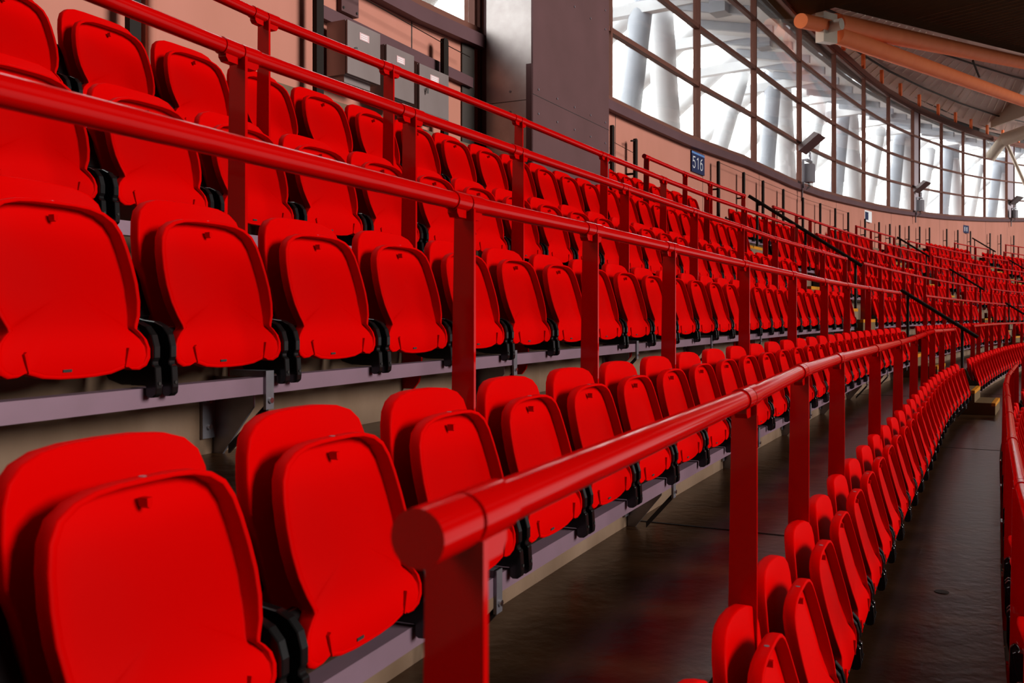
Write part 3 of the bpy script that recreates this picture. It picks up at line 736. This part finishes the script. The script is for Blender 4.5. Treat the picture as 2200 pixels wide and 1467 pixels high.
# floodlights on the window sill
def flood(ss, sc, label):
    O, t, n, u = wdirs(ss); z = wallz(ss); O = O+n*.22
    root = empty('floodlight', (O.x, O.y, z), label, 'floodlight', 'floodlights along the window sill')
    O = O+u*z
    b = MB(); b.frame_box(O, t, n, u, -.03, .01, -.14, -.10, -.42, -.1, 'lampgrey'); b.frame_box(O, t, n, u, -.08, -.05, -.10, -.05, -.12, .57, 'lampgrey'); 
    b.frame_box(O, t, n, u, -.12, .32, -.03, .04, .52, .57, 'galv'); child(b, 'mounting_arm', root)
    b = MB(); b.frame_box(O, t, n, u, .0, .27, -.09, .12, .03, .47, 'lampgrey'); cb = child(b, 'control_gear_box', root)
    b = MB()
    for k in range(3): b.tube([O+t*(.05+.06*k)+u*.03, O+t*(.02+.08*k)-u*.07+n*.03, O+t*(-.05)-u*.16], .007, 'rubber', 6)
    child(b, 'cable', cb)
    b = MB(); b.tube([O+t*.26+u*.57, O+t*.26+u*.78], .028, 'galv', 10); b.frame_box(O+t*.26, t, n, u, -.05, .05, -.02, .02, .66, .72, 'galv'); child(b, 'swivel_joint', root)
    # lamp head: shallow tapered housing, tilted face down toward the seats
    H = O+t*.28+u*.97+n*.05; f = (n*.74+u*.58+t*.06).normalized(); s = t; up2 = s.cross(f).normalized(); f = up2.cross(s).normalized()
    if up2.z < 0: up2 = -up2
    b = MB(); P = []
    for (hw, hh, dd) in ((.33, .30, .0), (.27, .24, .13)):
        P.append([H+s*(a*hw)+f*(c*hh)+up2*dd for a, c in ((-1, -1), (1, -1), (1, 1), (-1, 1))])
    b.sweep(P, 'lamp'); 
    child(b, 'lamp_head', root)
flood(7.80, 1, 'nearest brown floodlight with grey gear box on the window sill')
flood(23.55, 1, 'middle floodlight on the window sill')
flood(40.2, 1, 'farthest floodlight at the right edge on the sill')

# ------------------------------------------------------------------ outside: leaning white columns and roof tubes
def leg(A, B, r0, r1, m):
    b = MB(); A, B = Vector(A), Vector(B); b.tube([A.lerp(B, k/4) for k in range(5)], [r0+(r1-r0)*k/4 for k in range(5)], m, 20); return b
NM = ['left of the steel pillar', 'right beside the steel pillar', 'behind the third window right of the pillar', 'behind the fourth window right of the pillar', 'past the lilac window strip', 'seen behind the second floodlight', 'at the right edge']
for i, ss in enumerate((-4.0, 8.2, 19.4, 27.3, 34.9, 42.2, 49.3)):
    def wp(s, a, z):
        x, y, _ = wall(s, a); return (x, y, EYE+z)
    top = 9.6
    root = empty('leaning_columns', wp(ss, -4, -2), 'pair of white tubular columns leaning together outside, %s' % NM[i], 'columns', 'white leaning columns outside the windows')
    child(leg(wp(ss+3.1, -4.4, -2.0), wp(ss+.35, -4.0, top), .42, .36, 'white'), 'column', root)
    child(leg(wp(ss-4.2, -3.6, -2.0), wp(ss-.25, -4.0, top), .30, .30, 'outgrey'), 'column', root)
    if i > 1: child(leg(wp(ss-9.4 if i == 2 else ss-5.6, -5.0, -2.0), wp(ss-1.5, -4.6, top), .36, .30, 'white'), 'column', root)
    b = MB(); b.tube([wp(ss, -4, top-.4), wp(ss, -4, top+.6)], .5, 'outgrey', 16); child(b, 'top_node', root)
for i, ss in enumerate(np.arange(-9, 52, 3.8)):
    for k, (z, r) in enumerate(((7.0, .33),)):
        zz = float(np.interp(ss, [0, 30], [0, 1.4])); s0 = ss+k*1.9
        x0, y0, _ = wall(s0-1.0, -2.2); x1, y1, _ = wall(s0+2.5, -17)
        b = leg((x0, y0, EYE+z+zz+3.2), (x1, y1, EYE+z+zz-5.2), r*.9, r*.9, 'white')
        o = b.build('roof_tube', None, loc=(x0, y0, EYE+z)); tag(o, 'thick white tube sloping away outside the windows', 'tube', 'white sloping tubes outside the windows')
# outer canopy beams above the windows, outside
b = MB()
secs = []
for s in np.arange(-8, 54, 1.0):
    (xa, ya, _), (xb, yb, _) = wall(s, -.8), wall(s, -3.4); z = wallz(s)
    secs.append([(xa, ya, z+4.25), (xb, yb, z+4.9), (xb, yb, z+5.05), (xa, ya, z+4.4)])
b.sweep(secs, 'white')
for s in np.arange(-8, 54, 1.9):
    O, t, n, u = wdirs(s); b.frame_box(O, t, (n*-1+u*.246).normalized(), u, -.07, .07, 1.0, 3.3, wallz(s)+3.83, wallz(s)+4.05, 'outgrey')
for s in np.arange(-8, 54, 3.8):
    O, t, n, u = wdirs(s); b.frame_box(O, t, n*-1, u, -.14, .14, 1.0, 5.5, wallz(s)+4.6, wallz(s)+4.9, 'white'); b.frame_box(O, t, n, u, -.35, .15, -1.9, -1.5, wallz(s)+4.2, wallz(s)+4.75, 'outgrey')
tag(b.build('outer_canopy'), 'pale canopy beams outside above the windows', 'canopy')
# unseen pale ground outside, added to bounce sky light up onto columns and canopy
b = MB(); P = [wall(s, -.6) for s in np.arange(-13, 55, 2)]; Q = [wall(s, -45) for s in np.arange(-13, 55, 2)]; n = len(P)
b.add([(p[0], p[1], -7) for p in P]+[(q[0], q[1], -7) for q in Q], [(i, i+1, n+i+1, n+i) for i in range(n-1)], 'bounce_ground'); struct(b, 'ground', 'unseen pale ground added outside to bounce light up')

# ------------------------------------------------------------------ roof over the stand
NODE = Vector((7.6, 22.6, EYE+7.0)); ADIR = (Vector((22, 40, EYE+10.68))-NODE); BDIR = (Vector((22, 40, EYE+9.25))-NODE)
b = MB()
tp = [0, .12, .25, .4, .6, .8, 1.0, 1.3, 1.6]
ws = [8.3, 12, 16, 20, 25, 31, 38, 46, 55]
lo = []; hi = []
for t_, w_ in zip(tp, ws):
    x, y, _ = wall(w_, -.5); lo.append(Vector((x, y, wallz(w_)+TOPH+.62))); hi.append(NODE+ADIR*t_+Vector((0, 0, .55)))
n = len(lo); b.add(lo+hi, [(i, i+1, n+i+1, n+i) for i in range(n-1)], 'deck')
for i in range(n-1):
    for k in range(5):
        f = (k+.5)/5; A = lo[i].lerp(lo[i+1], f); B = hi[i].lerp(hi[i+1], f); d = (B-A); L = d.length; d.normalize(); sd = d.cross(Vector((0, 0, 1))).normalized(); dn = sd.cross(d)
        if dn.z > 0: dn = -dn
        for q in range(4): b.frame_box(A, d, sd, dn, L*(.06+.24*q), L*(.06+.24*q)+L*.17, -.02, .02, .005, .02, 'slot')
for q in (.25, .5, .75):
    for i in range(n-1):
        A = lo[i].lerp(hi[i], q); B = lo[i+1].lerp(hi[i+1], q); b.tube([A-Vector((0,0,.05)), B-Vector((0,0,.05))], .035, 'soffit', 6)
struct(b, 'ceiling', 'mauve roof deck with pale joints')
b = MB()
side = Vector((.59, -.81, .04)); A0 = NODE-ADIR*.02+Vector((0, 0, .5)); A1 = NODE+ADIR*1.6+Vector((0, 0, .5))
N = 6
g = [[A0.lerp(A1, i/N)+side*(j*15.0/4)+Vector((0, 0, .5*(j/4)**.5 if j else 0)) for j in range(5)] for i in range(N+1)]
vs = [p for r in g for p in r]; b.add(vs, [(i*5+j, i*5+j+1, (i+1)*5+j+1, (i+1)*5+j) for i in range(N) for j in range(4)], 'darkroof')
for k in range(46):                                       # curved cords of the net under the roof
    f = .16+k*.018; P = [A0.lerp(A1, f+.03*math.sin(j*.5))+side*(.6+j*1.2)-Vector((0, 0, .06)) for j in range(9)]
    b.tube(P, .012, 'netline', 4)
for j in (1, 2, 3): b.tube([g[i][j]-Vector((0, 0, .1)) for i in range(N+1)], .05, 'netline', 6)
struct(b, 'ceiling_inner', 'dark brown netted roof underside')
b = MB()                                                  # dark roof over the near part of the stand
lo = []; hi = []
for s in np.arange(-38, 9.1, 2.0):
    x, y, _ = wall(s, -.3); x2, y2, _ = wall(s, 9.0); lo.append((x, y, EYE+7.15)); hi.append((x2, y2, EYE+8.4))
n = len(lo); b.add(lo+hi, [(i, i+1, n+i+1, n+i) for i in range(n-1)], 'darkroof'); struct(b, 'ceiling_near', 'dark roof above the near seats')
# hanger posts between window head and deck
for i, ss in enumerate(np.arange(9.8, 44, 2.9)):
    O, t, n_, u = wdirs(ss); b = MB(); b.frame_box(O, t, n_, u, -.06, .06, .0, .10, wallz(ss)+TOPH+.2, wallz(ss)+TOPH+.66, 'truss')
    tag(b.build('roof_hanger', None, loc=(O.x, O.y, wallz(ss)+TOPH+.2)), 'small salmon hanger post above the windows, %s from the left' % nth(i), 'post', 'salmon hanger posts above the windows')
def chord(A, D, r, m, root, name): 
    b = MB(); b.tube([A+D*t_ for t_ in (0, .3, .7, 1.2)], r, m, 24); child(b, name, root)
root = empty('roof_truss', NODE, 'large salmon painted tubular roof truss fanning out from the window head', 'truss')
chord(NODE+ADIR*.03+Vector((0, 0, .10)), ADIR, .25, 'truss', root, 'upper_chord'); chord(NODE+BDIR*.03-Vector((0, 0, .12)), BDIR, .22, 'truss', root, 'lower_chord')
b = MB(); b.tube([NODE-ADIR.normalized()*1.5-Vector((0,0,.0)), NODE+ADIR.normalized()*.3], .17, 'truss', 16); b.frame_box(NODE, ADIR.normalized(), Vector((-ADIR.y, ADIR.x, 0)).normalized(), Vector((0, 0, 1)), -.35, .55, -.1, .1, -.42, .3, 'truss_white')
b.tube([NODE+Vector((.3, -.3, -.05)), NODE+Vector((-.1, .1, -.05))], .14, 'truss_white', 12); child(b, 'end_node', root, 'cream pin joint at the wall end')
b = MB(); Pm = NODE+ADIR*.62; b.tube([Pm+Vector((0, 0, -.2)), NODE+BDIR*.66+Vector((0, 0, .2))], .04, 'soffit', 8); child(b, 'tie', root)
N2 = Vector((25.1, 47.6, EYE+8.9)); D2 = Vector((4.0, -3.6, 1.4))
root = empty('roof_truss', N2, 'cream tubular truss end at the upper right edge', 'truss')
b = MB(); b.tube([N2, N2+D2*2.2], .34, 'truss_white', 16); child(b, 'lower_chord', root)
b = MB(); b.frame_box(N2+Vector((-.6, 0, .5)), D2.normalized(), Vector((0, 0, 1)), Vector((.6, .7, 0)).normalized(), 0, 9, .1, 1.1, -.1, .1, 'truss_white'); child(b, 'web_plate', root)
b = MB(); b.tube([N2+Vector((.2, 0, -.2)), N2+Vector((2.2, 1.5, -2.6))], .09, 'truss_white', 8); child(b, 'tie_rod', root)
b = MB(); b.tube([N2+Vector((-.5, .4, -.9)), N2+Vector((.1, 0, .1))], .28, 'truss_white', 12); child(b, 'end_node', root)
# far and lower rows of roof and stand that close the bowl to the right

# small dark drain disc in the walkway floor
b = MB(); ss = arc(4, 0-18.5*PITCH); x, y = 2.28, 4.94; z = floorz(4, S_END-9)
b.tube([(x, y, z-.01), (x, y, z+.003)], .036, 'rubber', 20, True, False); tag(b.build('drain_disc', None, loc=(x, y, z)), 'small dark round disc set in the walkway floor at lower right', 'drain')
